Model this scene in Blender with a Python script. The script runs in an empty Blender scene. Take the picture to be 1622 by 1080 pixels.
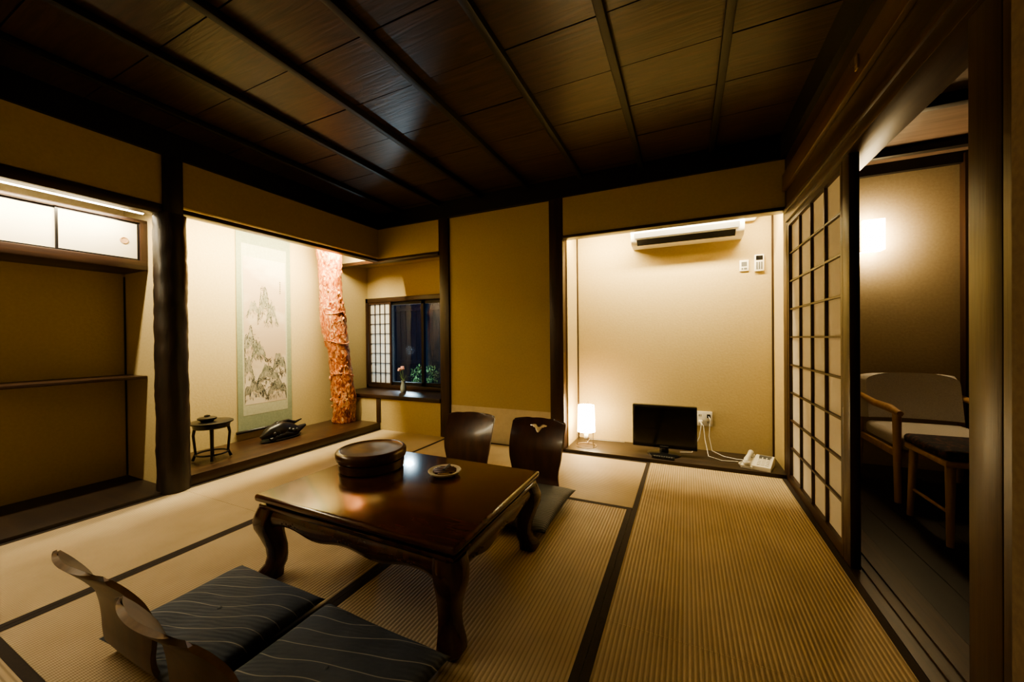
import bpy, bmesh, math, random
from mathutils import Vector, Matrix, noise
random.seed(7)
scene=bpy.context.scene
COL=scene.collection
try:
    scene.view_settings.view_transform='AgX'; scene.view_settings.look='AgX - Medium High Contrast'
except Exception: pass

# ------------------------------------------------------------------ materials
def M(name,c1,c2=None,rough=.5,scale=(5,5,5),detail=4,bump=0.,metal=0.,spec=.5,coat=0.,lo=.35,hi=.65,dist=0.):
    m=bpy.data.materials.new(name); m.use_nodes=True
    nt=m.node_tree; N=nt.nodes; L=nt.links
    b=N['Principled BSDF']
    b.inputs['Roughness'].default_value=rough
    b.inputs['Metallic'].default_value=metal
    b.inputs['Specular IOR Level'].default_value=spec
    b.inputs['Coat Weight'].default_value=coat
    b.inputs['Coat Roughness'].default_value=.12
    tc=N.new('ShaderNodeTexCoord'); mp=N.new('ShaderNodeMapping'); mp.inputs['Scale'].default_value=scale
    L.new(tc.outputs['Object'],mp.inputs['Vector'])
    nz=N.new('ShaderNodeTexNoise'); nz.inputs['Scale'].default_value=1; nz.inputs['Detail'].default_value=detail
    nz.inputs['Distortion'].default_value=dist
    L.new(mp.outputs[0],nz.inputs['Vector'])
    r=N.new('ShaderNodeValToRGB')
    r.color_ramp.elements[0].position=lo; r.color_ramp.elements[1].position=hi
    if c2 is None: c2=tuple(min(1,x*1.18) for x in c1)
    r.color_ramp.elements[0].color=(*c1,1); r.color_ramp.elements[1].color=(*c2,1)
    L.new(nz.outputs['Fac'],r.inputs['Fac']); L.new(r.outputs['Color'],b.inputs['Base Color'])
    if bump:
        bp=N.new('ShaderNodeBump'); bp.inputs['Strength'].default_value=bump; bp.inputs['Distance'].default_value=.01
        L.new(nz.outputs['Fac'],bp.inputs['Height']); L.new(bp.outputs[0],b.inputs['Normal'])
    return m

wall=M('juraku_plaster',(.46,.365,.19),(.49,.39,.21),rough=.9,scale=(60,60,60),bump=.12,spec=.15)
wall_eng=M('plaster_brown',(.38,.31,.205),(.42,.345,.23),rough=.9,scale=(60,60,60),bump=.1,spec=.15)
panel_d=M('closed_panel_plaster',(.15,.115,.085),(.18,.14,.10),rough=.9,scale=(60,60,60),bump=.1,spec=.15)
paperlow=M('koshibari_paper',(.62,.54,.40),(.66,.58,.43),rough=.85,scale=(30,30,30),spec=.2)
woodY=M('dark_wood_y',(.024,.012,.008),(.050,.024,.013),rough=.38,scale=(45,2.5,45),bump=.1)
woodX=M('dark_wood_x',(.024,.012,.008),(.050,.024,.013),rough=.38,scale=(2.5,45,45),bump=.1)
woodZ=M('dark_wood_z',(.024,.012,.008),(.048,.023,.013),rough=.4,scale=(45,45,2.5),bump=.1)
logm=M('dark_log_wood',(.012,.008,.006),(.028,.016,.010),rough=.42,scale=(30,30,6),bump=.3)
black=M('black_lacquer',(.008,.007,.007),(.014,.012,.012),rough=.3,scale=(10,10,10))
ceilm=M('ceiling_board',(.020,.0105,.0075),(.062,.032,.022),rough=.36,scale=(2.5,30,30),bump=.15,dist=1.6,lo=.3,hi=.7)
ceilv=M('ceiling_board_veranda',(.10,.068,.048),(.15,.10,.072),rough=.5,scale=(2.5,30,30),bump=.1,dist=1.)
batm=M('ceiling_batten_wood',(.005,.004,.003),(.008,.005,.004),rough=.5,scale=(30,3,30))
toko_f=M('toko_board',(.030,.015,.009),(.055,.027,.014),rough=.3,scale=(25,2,25),bump=.05)
tvboard=M('alcove_board',(.026,.017,.012),(.042,.026,.016),rough=.45,scale=(2,25,25))
heri=M('heri_cloth',(.020,.012,.009),(.030,.018,.012),rough=.85,scale=(200,200,200))
engf=M('engawa_floor_wood',(.006,.004,.003),(.012,.008,.006),rough=.4,scale=(20,2,20))
tabm=M('table_lacquer_wood',(.060,.017,.007),(.11,.030,.011),rough=.2,scale=(3,26,26),coat=.6,dist=.8)
tableg=M('table_leg_wood',(.042,.013,.006),(.074,.022,.009),rough=.25,scale=(20,20,4),coat=.5)
bowlm=M('container_wood',(.055,.021,.010),(.10,.038,.017),rough=.3,scale=(14,60,60),coat=.3)
chairm=M('bent_plywood_dark',(.05,.019,.010),(.085,.032,.016),rough=.3,scale=(20,20,4),coat=.3)
chairl=M('bent_plywood_brown',(.062,.035,.020),(.098,.056,.031),rough=.42,scale=(20,20,4),coat=.1)
edgew=M('plywood_edge',(.17,.10,.052),(.22,.135,.07),rough=.5,scale=(40,40,40))
edged=M('lid_slat_wood',(.28,.175,.085),(.36,.23,.11),rough=.45,scale=(40,40,40))
white=M('white_plastic',(.72,.69,.62),(.74,.71,.64),rough=.35)
grey=M('grey_plastic',(.10,.10,.10),(.12,.12,.12),rough=.5)
blackp=M('black_plastic',(.006,.006,.007),(.009,.009,.01),rough=.25)
screen=M('screen_glass',(.004,.004,.005),(.005,.005,.006),rough=.08)
lightw=M('light_oak',(.40,.25,.14),(.50,.32,.18),rough=.4,scale=(30,30,4))
upho=M('grey_upholstery',(.52,.50,.48),(.60,.58,.55),rough=.95,scale=(150,150,150),bump=.2)
metalw=M('wire_metal',(.35,.27,.18),(.4,.3,.2),rough=.35,metal=.7)
doorp=M('fusuma_white_paper',(.72,.66,.53),(.76,.70,.57),rough=.8,spec=.2)
scrollg=M('scroll_green_silk',(.20,.225,.15),(.245,.27,.18),rough=.8,scale=(80,80,80))
scrollt=M('scroll_inner_silk',(.37,.36,.25),(.42,.41,.29),rough=.8,scale=(50,50,50))
paintp=M('painting_paper',(.42,.32,.225),(.58,.49,.37),rough=.85,scale=(2,2,3.5),lo=.4,hi=.6)
ink=M('ink_dark',(.012,.015,.012),(.04,.04,.032),rough=.9,scale=(20,20,20))
ink3=M('ink_mid',(.06,.068,.048),(.12,.125,.09),rough=.9,scale=(20,20,20))
ink2=M('ink_wash',(.21,.20,.145),(.33,.29,.215),rough=.9,scale=(14,14,14))
pink=M('pink_petal',(.75,.38,.38),(.85,.52,.48),rough=.6)
leafm=M('leaf_green',(.10,.20,.06),(.22,.34,.11),rough=.5,scale=(20,20,20))
stone=M('garden_stone',(.10,.10,.095),(.18,.18,.17),rough=.9,scale=(9,9,9),bump=.4)
soil=M('garden_soil',(.03,.035,.03),(.05,.06,.05),rough=.95,scale=(9,9,9),bump=.3)
fencem=M('fence_wood',(.012,.022,.036),(.025,.04,.055),rough=.8,scale=(20,20,2))

def paper(name,col,tr=.5):
    m=bpy.data.materials.new(name); m.use_nodes=True; nt=m.node_tree; N=nt.nodes; L=nt.links
    for n in list(N): N.remove(n)
    o=N.new('ShaderNodeOutputMaterial'); d=N.new('ShaderNodeBsdfDiffuse'); t=N.new('ShaderNodeBsdfTranslucent'); x=N.new('ShaderNodeMixShader')
    tc=N.new('ShaderNodeTexCoord'); nz=N.new('ShaderNodeTexNoise'); nz.inputs['Scale'].default_value=25; r=N.new('ShaderNodeValToRGB')
    r.color_ramp.elements[0].color=(*[c*.93 for c in col],1); r.color_ramp.elements[1].color=(*col,1)
    L.new(tc.outputs['Object'],nz.inputs['Vector']); L.new(nz.outputs['Fac'],r.inputs['Fac'])
    L.new(r.outputs['Color'],d.inputs['Color']); L.new(r.outputs['Color'],t.inputs['Color'])
    x.inputs[0].default_value=tr; L.new(d.outputs[0],x.inputs[1]); L.new(t.outputs[0],x.inputs[2]); L.new(x.outputs[0],o.inputs['Surface'])
    return m
shojip=paper('shoji_paper',(.90,.86,.80),.5)

def emis(name,col,s,col2=None):
    m=bpy.data.materials.new(name); m.use_nodes=True; nt=m.node_tree; N=nt.nodes; L=nt.links
    b=N['Principled BSDF']; b.inputs['Base Color'].default_value=(.8,.7,.5,1)
    tc=N.new('ShaderNodeTexCoord'); nz=N.new('ShaderNodeTexNoise'); nz.inputs['Scale'].default_value=15; r=N.new('ShaderNodeValToRGB')
    r.color_ramp.elements[0].color=(*col,1); r.color_ramp.elements[1].color=(*(col2 or col),1)
    L.new(tc.outputs['Object'],nz.inputs['Vector']); L.new(nz.outputs['Fac'],r.inputs['Fac']); L.new(r.outputs['Color'],b.inputs['Emission Color'])
    b.inputs['Emission Strength'].default_value=s
    return m
lampsh=emis('lamp_shade_glow',(1,.74,.38),48,(1,.78,.44))
sconcem=emis('sconce_glow',(1,.73,.38),78,(1,.78,.44))
sconceside=emis('sconce_side_glow',(1,.55,.16),2.)
tubem=emis('tube_glow',(1,.86,.62),30)
fillm=emis('added_fill_glow',(1,.84,.62),3.3)  # glow of the added, unseen lamp that softly fills the room

def glassm():
    m=bpy.data.materials.new('window_glass'); m.use_nodes=True; N=m.node_tree.nodes; L=m.node_tree.links
    for n in list(N): N.remove(n)
    o=N.new('ShaderNodeOutputMaterial'); t=N.new('ShaderNodeBsdfTransparent'); g=N.new('ShaderNodeBsdfGlossy'); g.inputs['Roughness'].default_value=.03
    t.inputs['Color'].default_value=(.85,.9,.95,1)
    x=N.new('ShaderNodeMixShader'); f=N.new('ShaderNodeFresnel'); f.inputs[0].default_value=1.35
    L.new(f.outputs[0],x.inputs[0]); L.new(t.outputs[0],x.inputs[1]); L.new(g.outputs[0],x.inputs[2]); L.new(x.outputs[0],o.inputs['Surface'])
    return m
glass=glassm()

def tatami_mat_m(name,axis):
    m=bpy.data.materials.new(name); m.use_nodes=True; nt=m.node_tree; N=nt.nodes; L=nt.links
    b=N['Principled BSDF']; b.inputs['Roughness'].default_value=.6; b.inputs['Specular IOR Level'].default_value=.35
    tc=N.new('ShaderNodeTexCoord')
    w=N.new('ShaderNodeTexWave'); w.wave_type='BANDS'; w.bands_direction='X' if axis=='Y' else 'Y'; w.wave_profile='SIN'
    w.inputs['Scale'].default_value=21.0
    w2=N.new('ShaderNodeTexWave'); w2.bands_direction='Y' if axis=='Y' else 'X'; w2.inputs['Scale'].default_value=70
    nz=N.new('ShaderNodeTexNoise'); nz.inputs['Scale'].default_value=4; nz.inputs['Detail'].default_value=6
    L.new(tc.outputs['Object'],w.inputs['Vector']); L.new(tc.outputs['Object'],w2.inputs['Vector']); L.new(tc.outputs['Object'],nz.inputs['Vector'])
    r=N.new('ShaderNodeValToRGB'); e=r.color_ramp.elements
    e[0].position=.0; e[0].color=(.35,.27,.165,1); e[1].position=.42; e[1].color=(.57,.455,.30,1)
    L.new(w.outputs['Fac'],r.inputs['Fac'])
    r2=N.new('ShaderNodeValToRGB'); r2.color_ramp.elements[0].position=.3; r2.color_ramp.elements[1].position=.7
    r2.color_ramp.elements[0].color=(.84,.82,.78,1); r2.color_ramp.elements[1].color=(1,1,1,1)
    L.new(nz.outputs['Fac'],r2.inputs['Fac'])
    mx=N.new('ShaderNodeMix'); mx.data_type='RGBA'; mx.blend_type='MULTIPLY'; mx.inputs[0].default_value=1
    L.new(r.outputs['Color'],mx.inputs[6]); L.new(r2.outputs['Color'],mx.inputs[7]); L.new(mx.outputs[2],b.inputs['Base Color'])
    ad=N.new('ShaderNodeMath'); ad.operation='MULTIPLY_ADD'; ad.inputs[1].default_value=.25
    L.new(w2.outputs['Fac'],ad.inputs[0]); L.new(w.outputs['Fac'],ad.inputs[2])
    bp=N.new('ShaderNodeBump'); bp.inputs['Strength'].default_value=.42; bp.inputs['Distance'].default_value=.004
    L.new(ad.outputs[0],bp.inputs['Height']); L.new(bp.outputs[0],b.inputs['Normal'])
    return m
tatY=tatami_mat_m('tatami_rush_y','Y'); tatX=tatami_mat_m('tatami_rush_x','X')

def cushion_m(name,c1,c2,line,ls=1.0,rot=1.25):
    m=bpy.data.materials.new(name); m.use_nodes=True; nt=m.node_tree; N=nt.nodes; L=nt.links
    b=N['Principled BSDF']; b.inputs['Roughness'].default_value=.75; b.inputs['Specular IOR Level'].default_value=.3
    tc=N.new('ShaderNodeTexCoord'); nz=N.new('ShaderNodeTexNoise'); nz.inputs['Scale'].default_value=6; nz.inputs['Detail'].default_value=6
    L.new(tc.outputs['Object'],nz.inputs['Vector'])
    r=N.new('ShaderNodeValToRGB'); r.color_ramp.elements[0].position=.35; r.color_ramp.elements[1].position=.65
    r.color_ramp.elements[0].color=(*c1,1); r.color_ramp.elements[1].color=(*c2,1); L.new(nz.outputs['Fac'],r.inputs['Fac'])
    mp=N.new('ShaderNodeMapping'); mp.inputs['Rotation'].default_value=(0,0,rot); L.new(tc.outputs['Object'],mp.inputs['Vector'])
    w=N.new('ShaderNodeTexWave'); w.inputs['Scale'].default_value=5.2; w.inputs['Distortion'].default_value=9.; w.inputs['Detail'].default_value=.8; w.inputs['Detail Scale'].default_value=.5
    L.new(mp.outputs[0],w.inputs['Vector'])
    r3=N.new('ShaderNodeValToRGB'); r3.color_ramp.elements[0].position=.991; r3.color_ramp.elements[1].position=.9995
    r3.color_ramp.elements[0].color=(0,0,0,1); r3.color_ramp.elements[1].color=(1,1,1,1); L.new(w.outputs['Fac'],r3.inputs['Fac'])
    mm=N.new('ShaderNodeMath'); mm.operation='MULTIPLY'; mm.inputs[1].default_value=ls; L.new(r3.outputs['Color'],mm.inputs[0])
    mx=N.new('ShaderNodeMix'); mx.data_type='RGBA'; L.new(mm.outputs[0],mx.inputs[0]); L.new(r.outputs['Color'],mx.inputs[6]); mx.inputs[7].default_value=(*line,1)
    L.new(mx.outputs[2],b.inputs['Base Color'])
    w2=N.new('ShaderNodeTexWave'); w2.inputs['Scale'].default_value=20; w2.inputs['Distortion'].default_value=6.; w2.inputs['Detail Scale'].default_value=.5
    L.new(mp.outputs[0],w2.inputs['Vector'])
    bp=N.new('ShaderNodeBump'); bp.inputs['Strength'].default_value=.7; bp.inputs['Distance'].default_value=.003
    L.new(w2.outputs['Fac'],bp.inputs['Height']); L.new(bp.outputs[0],b.inputs['Normal'])
    return m
cushm=cushion_m('zabuton_navy_fabric',(.066,.082,.110),(.098,.115,.148),(.48,.47,.44),.85)
cushg=cushion_m('zabuton_grey_fabric',(.13,.145,.17),(.165,.18,.21),(.2,.2,.2),.3)

def redpole():
    m=bpy.data.materials.new('red_burl_bark'); m.use_nodes=True; nt=m.node_tree; N=nt.nodes; L=nt.links
    b=N['Principled BSDF']; b.inputs['Roughness'].default_value=.32; b.inputs['Coat Weight'].default_value=.3
    tc=N.new('ShaderNodeTexCoord'); mp=N.new('ShaderNodeMapping'); mp.inputs['Scale'].default_value=(26,26,15); L.new(tc.outputs['Object'],mp.inputs['Vector'])
    nz=N.new('ShaderNodeTexNoise'); nz.inputs['Scale'].default_value=1; nz.inputs['Detail'].default_value=7; nz.inputs['Distortion'].default_value=1.8; L.new(mp.outputs[0],nz.inputs['Vector'])
    r=N.new('ShaderNodeValToRGB'); e=r.color_ramp.elements
    e[0].position=.34; e[0].color=(.17,.038,.014,1); e[1].position=.68; e[1].color=(.74,.47,.27,1)
    x=e.new(.44); x.color=(.36,.095,.032,1); x=e.new(.56); x.color=(.53,.21,.085,1)
    L.new(nz.outputs['Fac'],r.inputs['Fac']); L.new(r.outputs['Color'],b.inputs['Base Color'])
    bp=N.new('ShaderNodeBump'); bp.inputs['Strength'].default_value=.9; bp.inputs['Distance'].default_value=.014
    L.new(nz.outputs['Fac'],bp.inputs['Height']); L.new(bp.outputs[0],b.inputs['Normal'])
    return m
redm=redpole()

# ------------------------------------------------------------------ mesh builder
class MB:
    def __init__(s,name): s.name=name; s.bm=bmesh.new(); s.mats=[]
    def mi(s,m):
        if m not in s.mats: s.mats.append(m)
        return s.mats.index(m)
    def add(s,vs,fs,mat,smooth=False,X=None):
        k=s.mi(mat); bv=[s.bm.verts.new(X@Vector(v) if X else v) for v in vs]
        for f in fs:
            try:
                q=s.bm.faces.new([bv[i] for i in f]); q.material_index=k; q.smooth=smooth
            except ValueError: pass
    def box(s,x0,x1,y0,y1,z0,z1,mat,bev=0.,X=None,seg=2):
        if x1<x0:x0,x1=x1,x0
        if y1<y0:y0,y1=y1,y0
        if z1<z0:z0,z1=z1,z0
        t=bmesh.new(); bmesh.ops.create_cube(t,size=1)
        for v in t.verts: v.co=Vector(((x0+x1)/2+v.co.x*(x1-x0),(y0+y1)/2+v.co.y*(y1-y0),(z0+z1)/2+v.co.z*(z1-z0)))
        if bev>0:
            bev=min(bev,(x1-x0)*.49,(y1-y0)*.49,(z1-z0)*.49)
            bmesh.ops.bevel(t,geom=list(t.edges),offset=bev,segments=seg,affect='EDGES',profile=.5)
        s.join(t,mat,bev>0,X)
    def join(s,t,mat,smooth,X=None):
        t.verts.index_update()
        s.add([v.co.copy() for v in t.verts],[[v.index for v in f.verts] for f in t.faces],mat,smooth,X); t.free()
    def tube(s,pts,r,mat,n=12,X=None,cap=True,fn=None):
        pts=[Vector(p) for p in pts]; K=len(pts)
        rr=r if isinstance(r,(list,tuple)) else [r]*K
        vs=[];fs=[]
        up=None
        for i,p in enumerate(pts):
            d=(pts[min(i+1,K-1)]-pts[max(i-1,0)]).normalized()
            if up is None:
                up=Vector((1,0,0)) if abs(d.x)<.9 else Vector((0,1,0))
            a=(up-d*up.dot(d)).normalized(); b=d.cross(a); up=a
            for j in range(n):
                th=2*math.pi*j/n
                q=rr[i]*(fn(i,th,p) if fn else 1)
                vs.append(p+a*math.cos(th)*q+b*math.sin(th)*q)
        for i in range(K-1):
            for j in range(n):
                fs.append([i*n+j,i*n+(j+1)%n,(i+1)*n+(j+1)%n,(i+1)*n+j])
        if cap: fs.append(list(range(n))[::-1]); fs.append([(K-1)*n+j for j in range(n)])
        s.add(vs,fs,mat,True,X)
    def lathe(s,prof,c,mat,n=40,sx=1,sy=1,X=None):
        vs=[];fs=[];K=len(prof)
        for r,z in prof:
            for j in range(n):
                th=2*math.pi*j/n; vs.append(Vector((c[0]+r*sx*math.cos(th),c[1]+r*sy*math.sin(th),c[2]+z)))
        for i in range(K-1):
            for j in range(n): fs.append([i*n+j,i*n+(j+1)%n,(i+1)*n+(j+1)%n,(i+1)*n+j])
        if prof[0][0]>1e-5: fs.append(list(range(n))[::-1])
        if prof[-1][0]>1e-5: fs.append([(K-1)*n+j for j in range(n)])
        s.add(vs,fs,mat,True,X)
    def ell(s,c,r,mat,X=None,n=16):
        t=bmesh.new(); bmesh.ops.create_uvsphere(t,u_segments=n,v_segments=max(6,n//2),radius=1)
        for v in t.verts: v.co=Vector((c[0]+v.co.x*r[0],c[1]+v.co.y*r[1],c[2]+v.co.z*r[2]))
        s.join(t,mat,True,X)
    def prism(s,poly,axis,a0,a1,mat,smooth=False,X=None):
        def P(p,a):
            return {'x':(a,p[0],p[1]),'y':(p[0],a,p[1]),'z':(p[0],p[1],a)}[axis]
        n=len(poly); vs=[P(p,a0) for p in poly]+[P(p,a1) for p in poly]
        fs=[[i,(i+1)%n,n+(i+1)%n,n+i] for i in range(n)]+[list(range(n))[::-1],list(range(n,2*n))]
        s.add(vs,fs,mat,smooth,X)
    def sheet(s,fn,nu,nv,th,mat,medge=None,hole=None,X=None):
        P=[[Vector(fn(i/nu,j/nv)) for j in range(nv+1)] for i in range(nu+1)]
        def nrm(i,j):
            a=P[min(i+1,nu)][j]-P[max(i-1,0)][j]; b=P[i][min(j+1,nv)]-P[i][max(j-1,0)]
            c=a.cross(b); return c.normalized() if c.length>1e-9 else Vector((0,0,1))
        vs=[];
        for sg in (.5,-.5):
            for i in range(nu+1):
                for j in range(nv+1): vs.append(P[i][j]+nrm(i,j)*th*sg)
        K=(nu+1)*(nv+1); idx=lambda i,j:i*(nv+1)+j
        keep=set()
        for i in range(nu):
            for j in range(nv):
                if hole and hole((P[i][j]+P[i+1][j+1])/2): continue
                keep.add((i,j))
        fs=[];es=[]
        for (i,j) in sorted(keep):
            fs.append([idx(i,j),idx(i+1,j),idx(i+1,j+1),idx(i,j+1)]); fs.append([K+idx(i,j),K+idx(i,j+1),K+idx(i+1,j+1),K+idx(i+1,j)])
            for (di,dj,a,b) in ((-1,0,(i,j),(i,j+1)),(1,0,(i+1,j+1),(i+1,j)),(0,-1,(i+1,j),(i,j)),(0,1,(i,j+1),(i+1,j+1))):
                if (i+di,j+dj) not in keep: es.append([idx(*a),idx(*b),K+idx(*b),K+idx(*a)])
        k=s.mi(mat); ke=s.mi(medge or mat); bv=[s.bm.verts.new(X@v if X else v) for v in vs]
        for f in fs:
            q=s.bm.faces.new([bv[i] for i in f]); q.material_index=k; q.smooth=True
        for f in es:
            try:
                q=s.bm.faces.new([bv[i] for i in f]); q.material_index=ke
            except ValueError: pass
        for v in bv:
            if not v.link_faces: s.bm.verts.remove(v)
    def done(s,auto=True):
        bmesh.ops.recalc_face_normals(s.bm,faces=s.bm.faces)
        me=bpy.data.meshes.new(s.name); s.bm.to_mesh(me); s.bm.free()
        for m in s.mats: me.materials.append(m)
        o=bpy.data.objects.new(s.name,me); COL.objects.link(o)
        if auto:
            try: me.set_sharp_from_angle(angle=math.radians(42))
            except Exception: pass
        return o
def one(name,*a,**k):
    b=MB(name); b.box(*a,**k); return b.done()
def area(name,loc,rot,sx,sy,power,col,parent=None,spread=None):
    l=bpy.data.lights.new(name,'AREA'); l.shape='RECTANGLE'; l.size=sx; l.size_y=sy; l.energy=power; l.color=col
    if spread: l.spread=spread
    o=bpy.data.objects.new(name,l); o.location=loc; o.rotation_euler=rot; COL.objects.link(o)
    if parent: o.parent=parent
    return o
def point(name,loc,power,col,r=.05,parent=None):
    l=bpy.data.lights.new(name,'POINT'); l.energy=power; l.color=col; l.shadow_soft_size=r
    o=bpy.data.objects.new(name,l); o.location=loc; COL.objects.link(o)
    if parent: o.parent=parent
    return o

# ------------------------------------------------------------------ room constants (metres, camera height = 1.0)
XL,XR,YB,YF=-3.106,.631,3.163,-.53
XT=-3.75
ZC=2.385
ZH=1.87
YA=3.60
one('floor',-3.95,1.95,YF-.1,3.95,-.16,-.045,engf)
b=MB('floor_veranda')
for i in range(8):
    x=.82+i*.13; b.box(x,x+.128,YF,3.8,-.045,-.002,engf)
b.done()
def tatami(x0,x1,y0,y1,ax):
    b=MB('tatami_mat'); g=.0008; m=tatY if ax=='Y' else tatX
    b.box(x0+g,x1-g,y0+g,y1-g,-.045,0,m)
    w=.028
    if ax=='Y':
        b.box(x0+g,x0+w,y0+g,y1-g,-.01,.0016,heri); b.box(x1-w,x1-g,y0+g,y1-g,-.01,.0016,heri)
    else:
        b.box(x0+g,x1-g,y0+g,y0+w,-.01,.0016,heri); b.box(x0+g,x1-g,y1-w,y1-g,-.01,.0016,heri)
    b.done(auto=False)
c=[XL,-2.19,-1.225,-.29,XR]
tatami(c[0],c[1],1.345,YB,'Y'); tatami(c[0],c[1],YF,1.345,'Y')
tatami(c[1],c[2],.41,2.245,'Y'); tatami(c[2],c[3],.41,2.245,'Y')
tatami(c[1],c[3],2.245,YB,'X'); tatami(c[3],c[4],1.335,YB,'Y'); tatami(c[3],c[4],YF,1.335,'Y'); tatami(c[1],c[3],YF,.41,'X')

one('ceiling',-3.95,.80,YF-.1,YA+.1,ZC+.012,ZC+.1,woodX)
b=MB('ceiling_boards')
bx=[-3.106,-2.76,-2.27,-1.78,-1.29,-.80,-.316,.179,.66]
for i in range(len(bx)-1):
    y=YF
    while y<YB:
        y2=min(YB,y+.36)
        dz=random.uniform(0,.004)
        b.box(bx[i],bx[i+1],y+.003,y2-.003,ZC+dz,ZC+.012,ceilm); y=y2
b.done(auto=False)
b=MB('ceiling_battens')
for x in bx[1:-1]: b.box(x-.019,x+.019,YF,YB,2.350,ZC+.004,batm,bev=.003)
b.done()
b=MB('trim_1')
b.box(XL-.02,XR,YB-.03,YB+.02,2.226,ZC+.01,batm); b.box(XL-.02,XL+.03,YF,YB,2.226,ZC+.01,batm)
b.box(XR-.03,XR+.02,YF,YB,2.226,ZC+.01,batm); b.box(XL,XR,YF-.02,YF+.03,2.226,ZC+.01,batm); b.done()

b=MB('wall_left')
b.box(XL-.07,XL,1.37,YB+.07,1.92,ZC+.01,wall); b.box(XL-.07,XL,YF,1.27,1.905,ZC+.01,wall)
b.done()
b=MB('wall_left_alcove_back')
b.box(XT-.06,XT,YF-.1,3.70,-.05,ZC+.01,wall); b.done()
one('wall_alcove_divider',XT,XL+.0,1.30,1.365,-.05,ZC+.01,wall)
b=MB('trim_2'); b.box(XL-.075,XL+.012,1.36,YB,ZH,1.90,woodY,bev=.003); b.done()
b=MB('trim_3'); b.box(XL-.075,XL+.012,YF,1.26,1.835,1.90,woodY,bev=.003); b.done()
b=MB('wall_back')
b.box(XT,-2.29,YB,YB+.07,1.90,ZC+.01,wall)
b.box(XT,-2.29,YB,YB+.07,-.05,.345,wall)
b.box(-2.17,-1.10,YB+.022,YB+.08,-.05,ZC+.01,wall)
b.box(-.97,XR,YB,YB+.07,1.89,ZC+.01,wall)
b.done()
one('wall_paper_dado',-2.17,-1.10,YB+.019,YB+.022,0,.335,paperlow)
b=MB('trim_4'); b.box(XT,-2.29,YB-.012,YB+.08,1.862,1.90,woodX,bev=.003); b.done()
b=MB('trim_5'); b.box(-.97,XR,YB-.012,YB+.08,ZH,1.895,woodX,bev=.003); b.done()
b=MB('pillar_post'); b.box(-2.285,-2.175,YB+.001,YB+.10,-.04,2.24,woodZ,bev=.004); b.done()
b=MB('pillar_post'); b.box(-1.10,-.975,YB+.001,YB+.10,-.04,2.24,woodZ,bev=.004); b.done()
b=MB('pillar_post'); b.box(XL-.05,XL+.01,YB-.01,YB+.05,.08,.345,woodZ,bev=.003); b.done()
b=MB('wall_tv_alcove')
b.box(-1.04,-.965,YB+.10,YA+.06,-.05,ZC+.01,wall); b.box(-.965,.70,YA,YA+.06,-.05,ZC+.01,wall); b.box(.64,.70,YB,YA,-.05,ZC+.01,wall)
b.done()
b=MB('trim_6'); b.box(-.962,-.952,YA-.012,YA-.001,.03,2.3,woodZ); b.box(.626,.637,YA-.012,YA-.001,.03,2.3,woodZ); b.done()
b=MB('floor_tv_alcove'); b.box(-.965,.64,YB+.002,YA,-.05,.028,tvboard,bev=.003); b.done()
b=MB('pillar_post'); b.box(XR+.001,XR+.115,YB-.04,YB+.07,-.04,2.24,woodZ,bev=.004); b.done()

b=MB('wall_shoin_bay')
b.box(XT,-2.17,3.62,3.70,-.05,.43,wall); b.box(XT,-2.17,3.62,3.70,1.53,ZC,wall)
b.box(-2.21,-2.12,YB+.10,3.70,-.05,ZC,wall); b.box(XT,-2.2,YB+.07,3.62,1.93,1.97,wall)
b.done()
b=MB('trim_7')
b.box(XT+.002,-2.287,YB-.015,3.62,.345,.388,woodX,bev=.004); b.done()

b=MB('window_1')
wx0,wx1,wz0,wz1=-3.745,-2.215,.392,1.53
b.box(wx0,wx1,3.58,3.67,1.475,wz1,woodX,bev=.003); b.box(wx0,wx1,3.58,3.67,wz0,.435,woodX,bev=.003)
b.box(wx0,wx0+.035,3.58,3.67,wz0,wz1,woodZ); b.box(wx1-.035,wx1,3.58,3.67,wz0,wz1,woodZ)
def sash(b,x0,x1,z0,z1,y,cols,rows,m,fr=.022,mu=.007,pm=None):
    b.box(x0,x0+fr,y-.012,y+.012,z0,z1,m); b.box(x1-fr,x1,y-.012,y+.012,z0,z1,m)
    b.box(x0+fr,x1-fr,y-.012,y+.012,z1-fr,z1,m); b.box(x0+fr,x1-fr,y-.012,y+.012,z0,z0+fr,m)
    for i in range(1,cols):
        x=x0+fr+(x1-x0-2*fr)*i/cols; b.box(x-mu/2,x+mu/2,y-.008,y+.006,z0+fr,z1-fr,m)
    for i in range(1,rows):
        z=z0+fr+(z1-z0-2*fr)*i/rows; b.box(x0+fr,x1-fr,y-.008,y+.006,z-mu/2,z+mu/2,m)
    if pm: b.box(x0+fr*.5,x1-fr*.5,y+.006,y+.008,z0+fr*.5,z1-fr*.5,pm)
sash(b,-3.705,-3.335,.437,1.473,3.60,4,8,woodZ,pm=shojip)
def gs(b,x0,x1,y):
    b.box(x0,x0+.035,y-.012,y+.012,.437,1.473,batm); b.box(x1-.035,x1,y-.012,y+.012,.437,1.473,batm)
    b.box(x0,x1,y-.012,y+.012,.437,.475,batm); b.box(x0,x1,y-.012,y+.012,1.435,1.473,batm)
    b.box(x0+.03,x1-.03,y-.002,y+.002,.47,1.44,glass)
gs(b,-3.70,-2.86,3.64); gs(b,-2.90,-2.25,3.665)
b.done()

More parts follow.
